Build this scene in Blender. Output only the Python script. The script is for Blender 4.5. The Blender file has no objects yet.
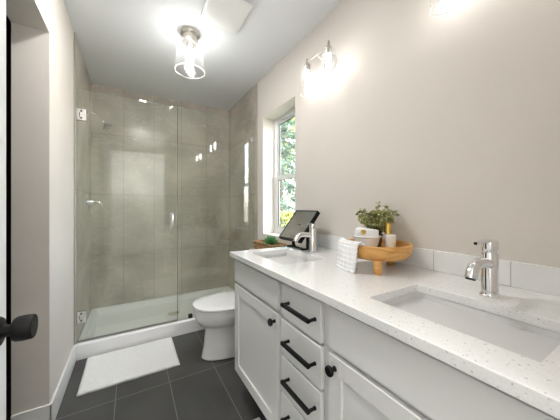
import bpy, bmesh, math, random
from mathutils import Vector, Matrix, noise
C = bpy.context.scene.collection
SC = bpy.context.scene
PI = math.pi
random.seed(7)

# ------------------------------------------------------------------ camera
CAM_Z = 1.1504
cd = bpy.data.cameras.new('camera')
cd.sensor_width = 36.0
cd.sensor_fit = 'HORIZONTAL'
cd.lens = 249.433 / 560 * 36.0
cd.shift_y = -(210 - 206.93) / 560
cd.clip_start = 0.02
cd.clip_end = 200
cam = bpy.data.objects.new('camera', cd)
C.objects.link(cam)
cam.location = (0, 0, CAM_Z)
cam.rotation_euler = (PI / 2, 0, -0.5383)
SC.camera = cam

# ------------------------------------------------------------------ world
W = bpy.data.worlds.new('sky')
SC.world = W
W.use_nodes = True
wn = W.node_tree.nodes
wl = W.node_tree.links
bg = wn['Background']
sky = wn.new('ShaderNodeTexSky')
sky.sky_type = 'NISHITA'
sky.sun_disc = False
sky.sun_elevation = math.radians(42)
sky.sun_rotation = math.radians(200)
sky.air_density = 1.0
sky.dust_density = 2.0
hsv = wn.new('ShaderNodeHueSaturation')
hsv.inputs['Saturation'].default_value = .45        # hazy, nearly white sky
wl.new(sky.outputs[0], hsv.inputs['Color'])
wl.new(hsv.outputs[0], bg.inputs[0])
bg.inputs[1].default_value = 0.62

sd = bpy.data.lights.new('sun', 'SUN')
sd.energy = 0.6
sd.angle = math.radians(1.0)
sd.color = (1.0, 0.96, 0.88)
sun = bpy.data.objects.new('sun', sd)
C.objects.link(sun)
sun.rotation_euler = (math.radians(48), 0, math.radians(-20))   # shines from behind the house onto the trees

# added fill light with no fixture, aimed at the hallway ceiling; its soft bounce comes in through the open door behind the camera
ad = bpy.data.lights.new('hallway_fill_light', 'AREA')
ad.shape = 'RECTANGLE'
ad.size = 1.6
ad.size_y = 1.2
ad.energy = 18.0
ad.color = (1.0, .985, .985)
area = bpy.data.objects.new('hallway_fill_light', ad)
C.objects.link(area)
area.location = (.1, -1.1, 1.2)
area.rotation_euler = (PI, 0, 0)

BULB = 5.5         # vanity light bulbs
LAMPB = 24.0        # ceiling light bulb
FILL_DOWN = 40.0         # unseen ceiling downlight added for fill
HALL_FILL = 6.0         # added fill lamp in the hallway behind the camera

SC.view_settings.view_transform = 'Standard'
SC.view_settings.look = 'None'
SC.view_settings.exposure = 2.40
SC.view_settings.gamma = 1.0
SC.view_settings.use_curve_mapping = False

# ------------------------------------------------------------------ materials
def mat(name, col, rough=0.5, metal=0.0, **kw):
    m = bpy.data.materials.new(name)
    m.use_nodes = True
    b = m.node_tree.nodes['Principled BSDF']
    b.inputs['Base Color'].default_value = (*col, 1)
    b.inputs['Roughness'].default_value = rough
    b.inputs['Metallic'].default_value = metal
    for k, v in kw.items():
        b.inputs[k.replace('_', ' ')].default_value = v
    return m

def nodes(m):
    return m.node_tree.nodes, m.node_tree.links, m.node_tree.nodes['Principled BSDF']

def coords(m, scale=(1, 1, 1)):
    n, l, b = nodes(m)
    g = n.new('ShaderNodeNewGeometry')
    mp = n.new('ShaderNodeMapping')
    mp.inputs['Scale'].default_value = scale
    l.new(g.outputs['Position'], mp.inputs[0])
    return mp.outputs[0]

def noise_col(m, c1, c2, scale=5, detail=4, p1=0.3, p2=0.7, stretch=(1, 1, 1), objco=False, dist=0.0):
    n, l, b = nodes(m)
    if objco:
        t = n.new('ShaderNodeTexCoord')
        mp = n.new('ShaderNodeMapping')
        mp.inputs['Scale'].default_value = stretch
        l.new(t.outputs['Object'], mp.inputs[0])
        co = mp.outputs[0]
    else:
        co = coords(m, stretch)
    t = n.new('ShaderNodeTexNoise')
    t.inputs['Scale'].default_value = scale
    t.inputs['Detail'].default_value = detail
    t.inputs['Distortion'].default_value = dist
    l.new(co, t.inputs['Vector'])
    r = n.new('ShaderNodeValToRGB')
    r.color_ramp.elements[0].position = p1
    r.color_ramp.elements[1].position = p2
    r.color_ramp.elements[0].color = (*c1, 1)
    r.color_ramp.elements[1].color = (*c2, 1)
    l.new(t.outputs[0], r.inputs[0])
    l.new(r.outputs[0], b.inputs['Base Color'])
    return r

def bump(m, scale=200, strength=0.2, dist=0.002, detail=2):
    n, l, b = nodes(m)
    t = n.new('ShaderNodeTexNoise')
    t.inputs['Scale'].default_value = scale
    t.inputs['Detail'].default_value = detail
    l.new(coords(m), t.inputs['Vector'])
    bp = n.new('ShaderNodeBump')
    bp.inputs['Strength'].default_value = strength
    bp.inputs['Distance'].default_value = dist
    l.new(t.outputs[0], bp.inputs['Height'])
    l.new(bp.outputs[0], b.inputs['Normal'])

def glass(name, tint, refl=1.0, rough=0.0, haze=0.0, ior=1.45, seeds=0.0):
    """thin clear glass: tinted transparency with fresnel reflection"""
    m = bpy.data.materials.new(name)
    m.use_nodes = True
    n = m.node_tree.nodes
    l = m.node_tree.links
    n.clear()
    out = n.new('ShaderNodeOutputMaterial')
    tr = n.new('ShaderNodeBsdfTransparent')
    tr.inputs[0].default_value = (*tint, 1)
    gl = n.new('ShaderNodeBsdfGlossy')
    gl.inputs['Roughness'].default_value = rough
    gl.inputs[0].default_value = (refl, refl, refl, 1)
    fr = n.new('ShaderNodeFresnel')
    gb = n.new('ShaderNodeNewGeometry')          # same index of refraction seen from both faces of the thin sheet
    mi = n.new('ShaderNodeMapRange')
    mi.inputs['To Min'].default_value = ior
    mi.inputs['To Max'].default_value = 1.0 / ior
    l.new(gb.outputs['Backfacing'], mi.inputs[0])
    l.new(mi.outputs[0], fr.inputs[0])
    mx = n.new('ShaderNodeMixShader')
    l.new(fr.outputs[0], mx.inputs[0])
    l.new(tr.outputs[0], mx.inputs[1])
    l.new(gl.outputs[0], mx.inputs[2])
    last = mx.outputs[0]
    if haze or seeds:
        df = n.new('ShaderNodeBsdfTranslucent')
        df.inputs[0].default_value = (.95, .95, .95, 1)
        m2 = n.new('ShaderNodeMixShader')
        m2.inputs[0].default_value = haze
        if seeds:
            g = n.new('ShaderNodeNewGeometry')
            v = n.new('ShaderNodeTexNoise')
            v.inputs['Scale'].default_value = 160
            v.inputs['Detail'].default_value = 1
            l.new(g.outputs['Position'], v.inputs['Vector'])
            mr = n.new('ShaderNodeMapRange')
            mr.inputs['From Min'].default_value = 0.52
            mr.inputs['From Max'].default_value = 0.7
            mr.inputs['To Min'].default_value = haze
            mr.inputs['To Max'].default_value = haze + seeds
            l.new(v.outputs[0], mr.inputs[0])
            l.new(mr.outputs[0], m2.inputs[0])
            bp = n.new('ShaderNodeBump')
            bp.inputs['Strength'].default_value = 0.5
            bp.inputs['Distance'].default_value = 0.002
            l.new(v.outputs[0], bp.inputs['Height'])
            l.new(bp.outputs[0], gl.inputs['Normal'])
        l.new(last, m2.inputs[1])
        l.new(df.outputs[0], m2.inputs[2])
        last = m2.outputs[0]
    l.new(last, out.inputs[0])
    return m

def emit(name, col, strength):
    m = bpy.data.materials.new(name)
    m.use_nodes = True
    n = m.node_tree.nodes
    n.clear()
    out = n.new('ShaderNodeOutputMaterial')
    e = n.new('ShaderNodeEmission')
    e.inputs[0].default_value = (*col, 1)
    e.inputs[1].default_value = strength
    m.node_tree.links.new(e.outputs[0], out.inputs[0])
    return m

def tile_mat(name, c1, c2, grout, u_axis, v_axis, pu, pv, ou, ov, gw, rough, nscale=2.0, veins=0.0):
    """rectangular stacked tiles in world position, thin grout lines"""
    m = mat(name, c1, rough)
    r = noise_col(m, c1, c2, nscale, 6, 0.3, 0.72, dist=0.8)
    n, l, b = nodes(m)
    g = n.new('ShaderNodeNewGeometry')
    base_out = r.outputs[0]
    if veins:
        mp = n.new('ShaderNodeMapping')
        mp.inputs['Rotation'].default_value = (.3, -.7, .3)
        mp.inputs['Scale'].default_value = (1.0, 1.0, 2.6)
        l.new(g.outputs['Position'], mp.inputs[0])
        vt = n.new('ShaderNodeTexNoise')
        vt.inputs['Scale'].default_value = 2.2
        vt.inputs['Detail'].default_value = 5
        vt.inputs['Distortion'].default_value = 1.6
        l.new(mp.outputs[0], vt.inputs['Vector'])
        vr = n.new('ShaderNodeValToRGB')
        vr.color_ramp.elements[0].position = .485
        vr.color_ramp.elements[1].position = .515
        vr.color_ramp.elements[0].color = (0, 0, 0, 1)
        vr.color_ramp.elements[1].color = (0, 0, 0, 1)
        k = vr.color_ramp.elements.new(.5)
        k.color = (veins, veins, veins, 1)
        l.new(vt.outputs[0], vr.inputs[0])
        vm = n.new('ShaderNodeMix')
        vm.data_type = 'RGBA'
        l.new(vr.outputs[0], vm.inputs[0])
        l.new(base_out, vm.inputs[6])
        vm.inputs[7].default_value = (.74, .71, .64, 1)
        base_out = vm.outputs[2]
    s = n.new('ShaderNodeSeparateXYZ')
    l.new(g.outputs['Position'], s.inputs[0])
    def M(op, a, bb=None):
        k = n.new('ShaderNodeMath')
        k.operation = op
        for i, v in enumerate((a, bb)):
            if v is None:
                continue
            if isinstance(v, (int, float)):
                k.inputs[i].default_value = v
            else:
                l.new(v, k.inputs[i])
        return k.outputs[0]
    ds = []
    cells = []
    for ax, p, o in ((u_axis, pu, ou), (v_axis, pv, ov)):
        t = M('DIVIDE', M('SUBTRACT', s.outputs[ax], o), p)
        fr = M('FRACT', t)
        ds.append(M('MULTIPLY', M('MINIMUM', fr, M('SUBTRACT', 1.0, fr)), p))
        cells.append(M('FLOOR', t))
    d = M('MINIMUM', ds[0], ds[1])
    mr = n.new('ShaderNodeMapRange')
    mr.inputs['From Min'].default_value = gw * 0.5
    mr.inputs['From Max'].default_value = gw * 0.5 + 0.0012
    l.new(d, mr.inputs[0])
    # per tile tone
    cv = n.new('ShaderNodeCombineXYZ')
    l.new(cells[0], cv.inputs[0])
    l.new(cells[1], cv.inputs[1])
    wnz = n.new('ShaderNodeTexWhiteNoise')
    l.new(cv.outputs[0], wnz.inputs[0])
    hs = n.new('ShaderNodeHueSaturation')
    l.new(M('ADD', M('MULTIPLY', wnz.outputs[0], 0.10), 0.95), hs.inputs['Value'])
    l.new(base_out, hs.inputs['Color'])
    mx = n.new('ShaderNodeMix')
    mx.data_type = 'RGBA'
    l.new(mr.outputs[0], mx.inputs[0])
    mx.inputs[6].default_value = (*grout, 1)
    l.new(hs.outputs[0], mx.inputs[7])
    l.new(mx.outputs[2], b.inputs['Base Color'])
    bp = n.new('ShaderNodeBump')
    bp.inputs['Strength'].default_value = 0.4
    bp.inputs['Distance'].default_value = 0.0015
    l.new(mr.outputs[0], bp.inputs['Height'])
    l.new(bp.outputs[0], b.inputs['Normal'])
    return m

M_wall = mat('greige_paint', (.70, .655, .60), .75)
noise_col(M_wall, (.69, .645, .59), (.71, .665, .61), 3, 3)
bump(M_wall, 90, .25, .0015, 3)
M_ceil = mat('ceiling_paint', (.76, .775, .785), .9)
bump(M_ceil, 60, .15, .001, 3)
M_white = mat('white_trim_paint', (.80, .80, .78), .4)
M_cab = mat('cabinet_paint', (.78, .78, .765), .38)
M_cabin = mat('toe_kick_paint', (.25, .25, .245), .6)
M_black = mat('matte_black_metal', (.005, .005, .005), .5, 0, Specular_IOR_Level=.25)
M_chrome = mat('polished_chrome', (.85, .85, .86), .07, 1.0)
M_nickel = mat('brushed_nickel', (.55, .52, .47), .28, 1.0)
M_ceramic = mat('white_porcelain', (.86, .86, .85), .08, 0.0, Coat_Weight=.4)
M_acryl = mat('white_acrylic', (.90, .90, .90), .22)
M_sink = mat('sink_porcelain', (.66, .66, .65), .12)
M_dark = mat('unlit_closet_dark', (.035, .026, .018), .8)  # the closet's lack of light is put into this wall colour
M_mirror = mat('mirror_silver', (.72, .73, .73), .02, 1.0)
M_dk = mat('dark_void', (.02, .02, .02), .6)
M_gold = mat('brushed_gold', (.85, .58, .16), .25, 1.0)
M_candle = mat('frosted_ceramic', (.90, .87, .82), .3, Subsurface_Weight=.1)
M_soil = mat('brown_pot_clay', (.16, .08, .035), .7)
M_hall = mat('hall_paint', (.80, .79, .76), .8)

M_floor = tile_mat('charcoal_floor_tile', (.048, .047, .046), (.080, .079, .075), (.20, .20, .195), 0, 1, .2975, .61, -.08, 1.78, .003, .42, 3.0)
M_tileB = tile_mat('greige_shower_tile_back', (.40, .362, .308), (.63, .575, .50), (.33, .30, .26), 0, 2, .3005, .643, -.07, 1.285, .003, .22, 1.7, .38)
M_tileS = tile_mat('greige_shower_tile_side', (.40, .362, .308), (.63, .575, .50), (.33, .30, .26), 1, 2, .3, .643, 2.355, 1.285, .003, .22, 1.7, .38)
M_splash = tile_mat('white_glazed_tile', (.85, .855, .85), (.88, .885, .88), (.55, .55, .54), 1, 2, .255, .30, .33, .70, .002, .12, 1.0)

M_quartz = mat('white_speckled_quartz', (.78, .78, .77), .12, Coat_Weight=.25)
def quartz():
    n, l, b = nodes(M_quartz)
    co = coords(M_quartz)
    v = n.new('ShaderNodeTexVoronoi')
    v.inputs['Scale'].default_value = 330
    l.new(co, v.inputs['Vector'])
    s = n.new('ShaderNodeSeparateColor')
    l.new(v.outputs['Color'], s.inputs[0])
    r = n.new('ShaderNodeValToRGB')
    e = r.color_ramp.elements
    e[0].position = 0.0; e[0].color = (.46, .44, .41, 1)
    e[1].position = 1.0; e[1].color = (.86, .86, .85, 1)
    for p, c in ((.02, .66), (.035, .80), (.30, .84), (.6, .83), (.8, .86)):
        k = e.new(p); k.color = (c, c, c * .985, 1)
    l.new(s.outputs[0], r.inputs[0])
    l.new(r.outputs[0], b.inputs['Base Color'])
quartz()

M_wood = mat('honey_wood', (.55, .29, .09), .45)
noise_col(M_wood, (.58, .27, .065), (.85, .50, .17), 9, 5, .3, .7, (1, 1, 5), dist=1.5)
M_rope = mat('woven_seagrass', (.30, .16, .07), .8)
noise_col(M_rope, (.12, .055, .02), (.55, .34, .16), 70, 3, .35, .65)
M_terry = mat('white_terry', (.86, .86, .85), .95)
M_waffle = mat('white_waffle_cotton', (.88, .88, .88), .9)
M_mat = mat('white_bath_mat_cotton', (.84, .84, .82), 1.0)
noise_col(M_mat, (.78, .78, .76), (.88, .88, .865), 160, 3)
def waffle(m, k, st):
    n, l, b = nodes(m)
    co = coords(m)
    v = n.new('ShaderNodeTexVoronoi')
    v.inputs['Scale'].default_value = k
    l.new(co, v.inputs['Vector'])
    bp = n.new('ShaderNodeBump')
    bp.inputs['Strength'].default_value = st
    bp.inputs['Distance'].default_value = .003
    l.new(v.outputs['Distance'], bp.inputs['Height'])
    l.new(bp.outputs[0], b.inputs['Normal'])
waffle(M_waffle, 140, .28); waffle(M_mat, 130, .6); waffle(M_terry, 300, .4)

def leafmat(name, c1, c2, scale=14):
    m = mat(name, c1, .55)
    noise_col(m, c1, c2, scale, 2, .38, .62)
    m.node_tree.nodes['Principled BSDF'].inputs['Transmission Weight'].default_value = 0.0
    return m
M_euca = leafmat('sage_leaves', (.16, .19, .05), (.58, .57, .27), 40)
M_succ = leafmat('succulent_leaves', (.03, .16, .045), (.14, .40, .14), 60)
M_stem = mat('plant_stem', (.16, .13, .05), .7)
M_conif = leafmat('conifer_needles', (.02, .045, .03), (.06, .11, .065), 3)
M_decid = leafmat('yellow_green_leaves', (.09, .12, .012), (.36, .36, .05), 2.2)
M_shrub = leafmat('garden_shrub_leaves', (.035, .06, .008), (.26, .27, .04), 2.5)
M_bark = mat('bark', (.10, .065, .04), .9)
M_grass = mat('lawn', (.10, .16, .04), .95)
noise_col(M_grass, (.13, .14, .10), (.24, .24, .18), 4, 5)

M_shower = glass('shower_glass', (.958, .977, .953), 1.0, 0, 0.0, 1.5)
M_edge = mat('glass_edge_green', (.30, .42, .36), .15)
M_pane = glass('window_pane_glass', (.95, .97, .96), 1.0, 0, 0, 1.45)
M_shade = glass('seeded_shade_glass', (.96, .96, .96), 1.0, .03, .02, 1.5, .15)
M_rim = glass('shade_rim_glass', (.9, .9, .9), 1.0, .1, .55)
M_bulb = emit('lit_bulb', (1.0, .985, .975), BULB)
M_bulb2 = emit('lit_ceiling_bulb', (1.0, .985, .975), LAMPB)
M_down = emit('fill_downlight_lens', (1.0, .985, .965), FILL_DOWN)
M_hlamp = emit('hall_fill_diffuser', (1.0, .95, .87), HALL_FILL)

# ------------------------------------------------------------------ mesh helpers
def new():
    return bmesh.new()

def box(bm, x0, x1, y0, y1, z0, z1):
    v = [bm.verts.new((x, y, z)) for z in (z0, z1) for y in (y0, y1) for x in (x0, x1)]
    for f in ((0, 2, 3, 1), (4, 5, 7, 6), (0, 1, 5, 4), (2, 6, 7, 3), (0, 4, 6, 2), (1, 3, 7, 5)):
        bm.faces.new([v[i] for i in f])
    return v

def frame_of(d):
    d = Vector(d).normalized()
    up = Vector((0, 0, 1)) if abs(d.z) < .95 else Vector((1, 0, 0))
    a = d.cross(up).normalized()
    return a, a.cross(d).normalized()

def tube(bm, pts, rad, seg=12, cap=True):
    pts = [Vector(p) for p in pts]
    rs = rad if isinstance(rad, (list, tuple)) else [rad] * len(pts)
    rings = []
    a = None
    for i, p in enumerate(pts):
        d = (pts[min(i + 1, len(pts) - 1)] - pts[max(i - 1, 0)]).normalized()
        if a is None:
            a, b = frame_of(d)
        else:
            a = (a - d * a.dot(d)).normalized()
            b = a.cross(d).normalized()
        rings.append([bm.verts.new(p + (a * math.cos(t) + b * math.sin(t)) * rs[i]) for t in [2 * PI * k / seg for k in range(seg)]])
    for r0, r1 in zip(rings, rings[1:]):
        for k in range(seg):
            bm.faces.new((r0[k], r0[(k + 1) % seg], r1[(k + 1) % seg], r1[k]))
    if cap:
        bm.faces.new(rings[0][::-1])
        bm.faces.new(rings[-1])

def lathe(bm, prof, c=(0, 0, 0), seg=32, axis='Z', close=True):
    """prof = [(r, h)...] spun about an axis through c"""
    rings = []
    for r, hgt in prof:
        ring = []
        if r < 1e-6:
            p = {'Z': (0, 0, hgt), 'X': (hgt, 0, 0), 'Y': (0, hgt, 0)}[axis]
            ring = [bm.verts.new(Vector(c) + Vector(p))]
        else:
            for k in range(seg):
                t = 2 * PI * k / seg
                u, v = r * math.cos(t), r * math.sin(t)
                p = {'Z': (u, v, hgt), 'X': (hgt, u, v), 'Y': (v, hgt, u)}[axis]
                ring.append(bm.verts.new(Vector(c) + Vector(p)))
        rings.append(ring)
    for a, b in zip(rings, rings[1:]):
        if len(a) == 1 and len(b) == 1:
            continue
        for k in range(seg):
            k2 = (k + 1) % seg
            if len(a) == 1:
                bm.faces.new((a[0], b[k2], b[k]))
            elif len(b) == 1:
                bm.faces.new((a[k], a[k2], b[0]))
            else:
                bm.faces.new((a[k], a[k2], b[k2], b[k]))
    if close:
        if len(rings[0]) > 1: bm.faces.new(rings[0][::-1])
        if len(rings[-1]) > 1: bm.faces.new(rings[-1])

def loft(bm, rings, cap0=True, cap1=True):
    vs = [[bm.verts.new(p) for p in r] for r in rings]
    n = len(vs[0])
    for a, b in zip(vs, vs[1:]):
        for k in range(n):
            bm.faces.new((a[k], a[(k + 1) % n], b[(k + 1) % n], b[k]))
    if cap0: bm.faces.new(vs[0][::-1])
    if cap1: bm.faces.new(vs[-1])
    return vs

def rrect(cx, cy, hx, hy, r, z, seg=6):
    """rounded rectangle ring, counter-clockwise"""
    out = []
    for sx, sy, a0 in ((1, 1, 0), (-1, 1, PI / 2), (-1, -1, PI), (1, -1, 1.5 * PI)):
        for k in range(seg + 1):
            a = a0 + PI / 2 * k / seg
            out.append(Vector((cx + sx * (hx - r) + r * math.cos(a), cy + sy * (hy - r) + r * math.sin(a), z)))
    return out

def obj(name, bm, m, parent=None, smooth=False, bevel=0, bseg=2, solid=0, sub=0):
    bmesh.ops.recalc_face_normals(bm, faces=bm.faces[:])
    if parent is not None:                      # mesh is given in room metres; store it relative to its thing
        q, off = parent, Vector((0, 0, 0))
        while q is not None:
            off += q.location
            q = q.parent
        bmesh.ops.translate(bm, vec=-off, verts=bm.verts)
    me = bpy.data.meshes.new(name)
    if smooth:
        for f in bm.faces: f.smooth = True
    bm.to_mesh(me)
    bm.free()
    ms = m if isinstance(m, (list, tuple)) else [m]
    for q in ms: me.materials.append(q)
    o = bpy.data.objects.new(name, me)
    C.objects.link(o)
    if solid:
        s = o.modifiers.new('solid', 'SOLIDIFY'); s.thickness = solid; s.offset = 0
    if bevel:
        b = o.modifiers.new('bevel', 'BEVEL'); b.width = bevel; b.segments = bseg; b.limit_method = 'ANGLE'
        b.angle_limit = math.radians(35)
        for f in me.polygons: f.use_smooth = True
        b.harden_normals = True
    if sub:
        s = o.modifiers.new('sub', 'SUBSURF'); s.levels = sub; s.render_levels = sub
    if smooth and not bevel and not sub:
        try:
            me.set_sharp_from_angle(angle=math.radians(42))
        except Exception:
            pass
    if parent is not None:
        o.parent = parent
    return o

def thing(name, label, cat, loc=(0, 0, 0), group=None):
    o = bpy.data.objects.new(name, None)
    o.empty_display_size = .05
    C.objects.link(o)
    o.location = loc
    tag(o, label, cat, group)
    return o

def tag(o, label, cat, group=None):
    o['label'] = label
    o['category'] = cat
    if group: o['group'] = group
    return o

def struct(o):
    o['kind'] = 'structure'
    return o

def dup(root, loc, label, group=None):
    r = root.copy(); C.objects.link(r); r.location = loc
    r['label'] = label
    if group: r['group'] = group
    for ch in [q for q in bpy.data.objects if q.parent == root]:
        c = ch.copy(); C.objects.link(c); c.parent = r
        for g in [q for q in bpy.data.objects if q.parent == ch]:
            d = g.copy(); C.objects.link(d); d.parent = c
    return r

# ------------------------------------------------------------------ room dimensions
XL, XR = -.363, 1.133
YB, YC = 3.231, 2.376
H = 2.44
YF = .045            # inner face of the front wall (the camera stands in its doorway)
TILE_Y = 2.355
JY = 1.723           # far jamb of the opening in the left wall
JZ = 2.055
WY0, WY1, WZ0, WZ1 = 1.662, 2.229, .885, 2.043

bm = new(); box(bm, -1.7, 1.75, -2.4, YB + .12, -.12, 0); struct(obj('floor', bm, M_floor))
bm = new(); box(bm, -1.7, 1.75, -2.4, YB + .12, H, H + .15); struct(obj('ceiling', bm, M_ceil))
bm = new(); box(bm, -.504, XR + .18, YB, YB + .12, 0, H); struct(obj('wall_back', bm, M_tileB))
# left wall with the drywall-wrapped opening
bm = new()
box(bm, -.504, XL, -.1, .80, 0, H)
box(bm, -.504, XL, .80, JY, JZ, H)
box(bm, -.504, XL, JY, YB, 0, H)
bmesh.ops.remove_doubles(bm, verts=bm.verts, dist=1e-5)
struct(obj('wall_left', bm, M_wall))
bm = new(); box(bm, XL, XL + .008, TILE_Y, YB, 0, H); struct(obj('wall_left_shower', bm, M_tileS, bevel=.002))
# right wall with the window opening
bm = new()
X2 = XR + .18
box(bm, XR, X2, -.1, WY0, 0, H)
box(bm, XR, X2, WY1, YB, 0, H)
box(bm, XR, X2, WY0, WY1, 0, WZ0)
box(bm, XR, X2, WY0, WY1, WZ1, H)
struct(obj('wall_right', bm, M_wall))
bm = new(); box(bm, XR - .010, XR, TILE_Y, YB, 0, H); struct(obj('wall_right_shower', bm, M_tileS, bevel=.002))
# front wall: doorway behind the camera
DX0, DX1 = -.30, .50
bm = new()
box(bm, XL, DX0, -.10, YF, 0, H)
box(bm, DX1, XR, -.10, YF, 0, H)
box(bm, DX0, DX1, -.10, YF, 2.06, H)
struct(obj('wall_front', bm, M_wall))
# hallway behind the camera and dark closet past the left opening
bm = new()
box(bm, -1.6, 1.75, -2.4, -2.3, 0, H)
box(bm, -1.7, -1.6, -2.4, -.10, 0, H)
box(bm, 1.65, 1.75, -2.3, -.10, 0, H)
box(bm, -1.6, -.504, -.20, -.10, 0, H)
box(bm, XR, 1.65, -.20, -.10, 0, H)
struct(obj('wall_hall', bm, M_hall))
bm = new()
box(bm, -1.7, -1.6, -.10, 2.6, 0, H)
box(bm, -1.6, -.505, 2.5, 2.6, 0, H)
box(bm, -1.6, -.505, -.10, -.02, 0, H)
box(bm, -1.6, -.505, -.02, 2.5, H - .04, H - .002)
struct(obj('wall_closet', bm, M_dark))

# baseboards
def baseboard(name, boxes):
    bm = new()
    for b in boxes: box(bm, *b)
    return struct(obj(name, bm, M_white, bevel=.004))
baseboard('baseboard_left', [(XL, XL + .012, JY - .012, YC - .001, 0, .132), (-.504, XL + .012, JY - .012, JY, 0, .132)])
baseboard('baseboard_front', [(DX1 + .07, XR - .62, YF, YF + .012, 0, .132)])
baseboard('baseboard_right', [(XR - .012, XR, 1.475, YC - .001, 0, .132)])

# door leaf, open against the left wall
bm = new()
dx0, dx1, dy0, dy1 = -.298, -.262, .10, .868
box(bm, dx0 + .008, dx1 - .008, dy0 + .01, dy1 - .01, .02, 2.03)
for (a, b, c, d) in ((dy0, dy0 + .11, .012, 2.04), (dy1 - .11, dy1, .012, 2.04), (dy0 + .11, dy1 - .11, .012, .25),
                     (dy0 + .11, dy1 - .11, 1.93, 2.04), (dy0 + .11, dy1 - .11, 1.0, 1.12)):
    box(bm, dx0, dx1, a, b, c, d)
door = struct(obj('door_1', bm, M_white, bevel=.002))
KY, KZ = .808, .868
bm = new()
lathe(bm, [(0, -.262), (.033, -.262), (.033, -.256), (.030, -.252), (.014, -.249), (.0125, -.240), (.0135, -.235), (.024, -.232), (.0275, -.226),
           (.0285, -.213), (.0275, -.199), (.0255, -.1965), (.0, -.1965)], (0, KY, KZ), 40, 'X', False)
obj('door_knob', bm, M_black, door, smooth=True)
bm = new(); lathe(bm, [(0, -.1963), (.004, -.1963), (.004, -.1955), (0, -.1955)], (0, KY, KZ), 16, 'X', False)
obj('lock_button', bm, M_dk, door, smooth=True)
bm = new()
lathe(bm, [(0, -.300), (.033, -.300), (.033, -.306), (.013, -.309), (.013, -.322), (.027, -.326), (.027, -.345), (0, -.347)], (0, KY, KZ), 32, 'X', False)
obj('door_knob', bm, M_black, door, smooth=True)
bm = new(); box(bm, -.292, -.268, dy1 - .0005, dy1 + .0015, KZ - .03, KZ + .03)
obj('latch_plate', bm, M_black, door)
# casing of the doorway behind the camera
bm = new()
box(bm, DX0 - .055, DX0, YF, YF + .015, 0, 2.12); box(bm, DX1, DX1 + .07, YF, YF + .015, 0, 2.12); box(bm, DX0, DX1, YF, YF + .015, 2.06, 2.12)
struct(obj('trim_1', bm, M_white, bevel=.002))

# ------------------------------------------------------------------ window
WX = XR + .128
win = struct(bpy.data.objects.new('window_1', None)); C.objects.link(win); win.location = (WX, (WY0 + WY1) / 2, WZ0)
def rect_frame(bm, x0, x1, y0, y1, z0, z1, w):
    box(bm, x0, x1, y0, y0 + w, z0, z1); box(bm, x0, x1, y1 - w, y1, z0, z1)
    box(bm, x0, x1, y0 + w, y1 - w, z0, z0 + w); box(bm, x0, x1, y0 + w, y1 - w, z1 - w, z1)
bm = new(); rect_frame(bm, WX, WX + .05, WY0, WY1, WZ0, WZ1, .028)
obj('window_frame', bm, M_white, win, bevel=.002)
bm = new(); rect_frame(bm, WX + .008, WX + .028, WY0 + .028, WY1 - .028, WZ0 + .028, 1.455, .038)
obj('lower_sash', bm, M_white, win, bevel=.002)
bm = new(); rect_frame(bm, WX + .028, WX + .046, WY0 + .028, WY1 - .028, 1.425, WZ1 - .028, .030)
obj('upper_sash', bm, M_white, win, bevel=.002)
bm = new()
rect_frame(bm, WX + .010, WX + .021, WY0 + .060, WY1 - .060, WZ0 + .060, 1.424, .010)
rect_frame(bm, WX + .029, WX + .040, WY0 + .052, WY1 - .052, 1.448, WZ1 - .052, .010)
obj('glazing_gasket', bm, M_dk, win)
bm = new(); box(bm, WX + .016, WX + .020, WY0 + .066, WY1 - .066, WZ0 + .066, 1.417); obj('window_pane', bm, M_pane, win)
bm = new(); box(bm, WX + .035, WX + .039, WY0 + .058, WY1 - .058, 1.455, WZ1 - .058); obj('window_pane', bm, M_pane, win)

# ------------------------------------------------------------------ outside: lawn and trees
GZ = -1.2
bm = new(); box(bm, 1.9, 60, -30, 60, GZ - .3, GZ); struct(obj('ground', bm, M_grass))

def leaves(bm, centres, size, rnd):
    for c in centres:
        a = Vector((rnd.gauss(0, 1), rnd.gauss(0, 1), rnd.gauss(0, 1))).normalized()
        b = a.orthogonal().normalized()
        b.rotate(Matrix.Rotation(rnd.uniform(0, 2 * PI), 3, a))
        s = size * rnd.uniform(.6, 1.3)
        c = Vector(c)
        k = a.cross(b) * s * .35
        vs = [bm.verts.new(p) for p in (c - b * s, c + k + a * s * .1, c + b * s, c - k + a * s * .1)]
        bm.faces.new(vs)

def broadleaf(name, x, y, hgt, rad, m, n, label, seed, size=.09, cat='tree', low=.35):
    rnd = random.Random(seed)
    t = thing(name, label, cat, (x, y, GZ))
    bm = new()
    tube(bm, [(x, y, GZ), (x + .05, y, GZ + hgt * .35), (x, y + .05, GZ + hgt * .75)], [rad * .07, rad * .05, rad * .02], 10)
    for k in range(9):
        a = rnd.uniform(0, 2 * PI); z = GZ + hgt * rnd.uniform(.3, .7)
        tube(bm, [(x, y, z), (x + math.cos(a) * rad * .4, y + math.sin(a) * rad * .4, z + rad * .25), (x + math.cos(a) * rad * .75, y + math.sin(a) * rad * .75, z + rad * .5)], [rad * .03, rad * .02, rad * .006], 6)
    obj('trunk', bm, M_bark, t, smooth=True)
    bm = new()
    clumps = []
    for k in range(70):
        d = Vector((rnd.gauss(0, 1), rnd.gauss(0, 1), rnd.gauss(0, 1))).normalized() * rnd.uniform(.45, 1.0)
        clumps.append((Vector((x, y, GZ + hgt * (1 + low) / 2)) + Vector((d.x * rad, d.y * rad, d.z * hgt * (1 - low) / 2)), rad * rnd.uniform(.14, .27)))
    pts = []
    for k in range(n):
        c, r = clumps[k % len(clumps)]
        d = Vector((rnd.gauss(0, 1), rnd.gauss(0, 1), rnd.gauss(0, 1))).normalized() * r * rnd.random() ** .4
        pts.append(c + d)
    leaves(bm, pts, size, rnd)
    obj('foliage', bm, m, t)
    return t

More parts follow.
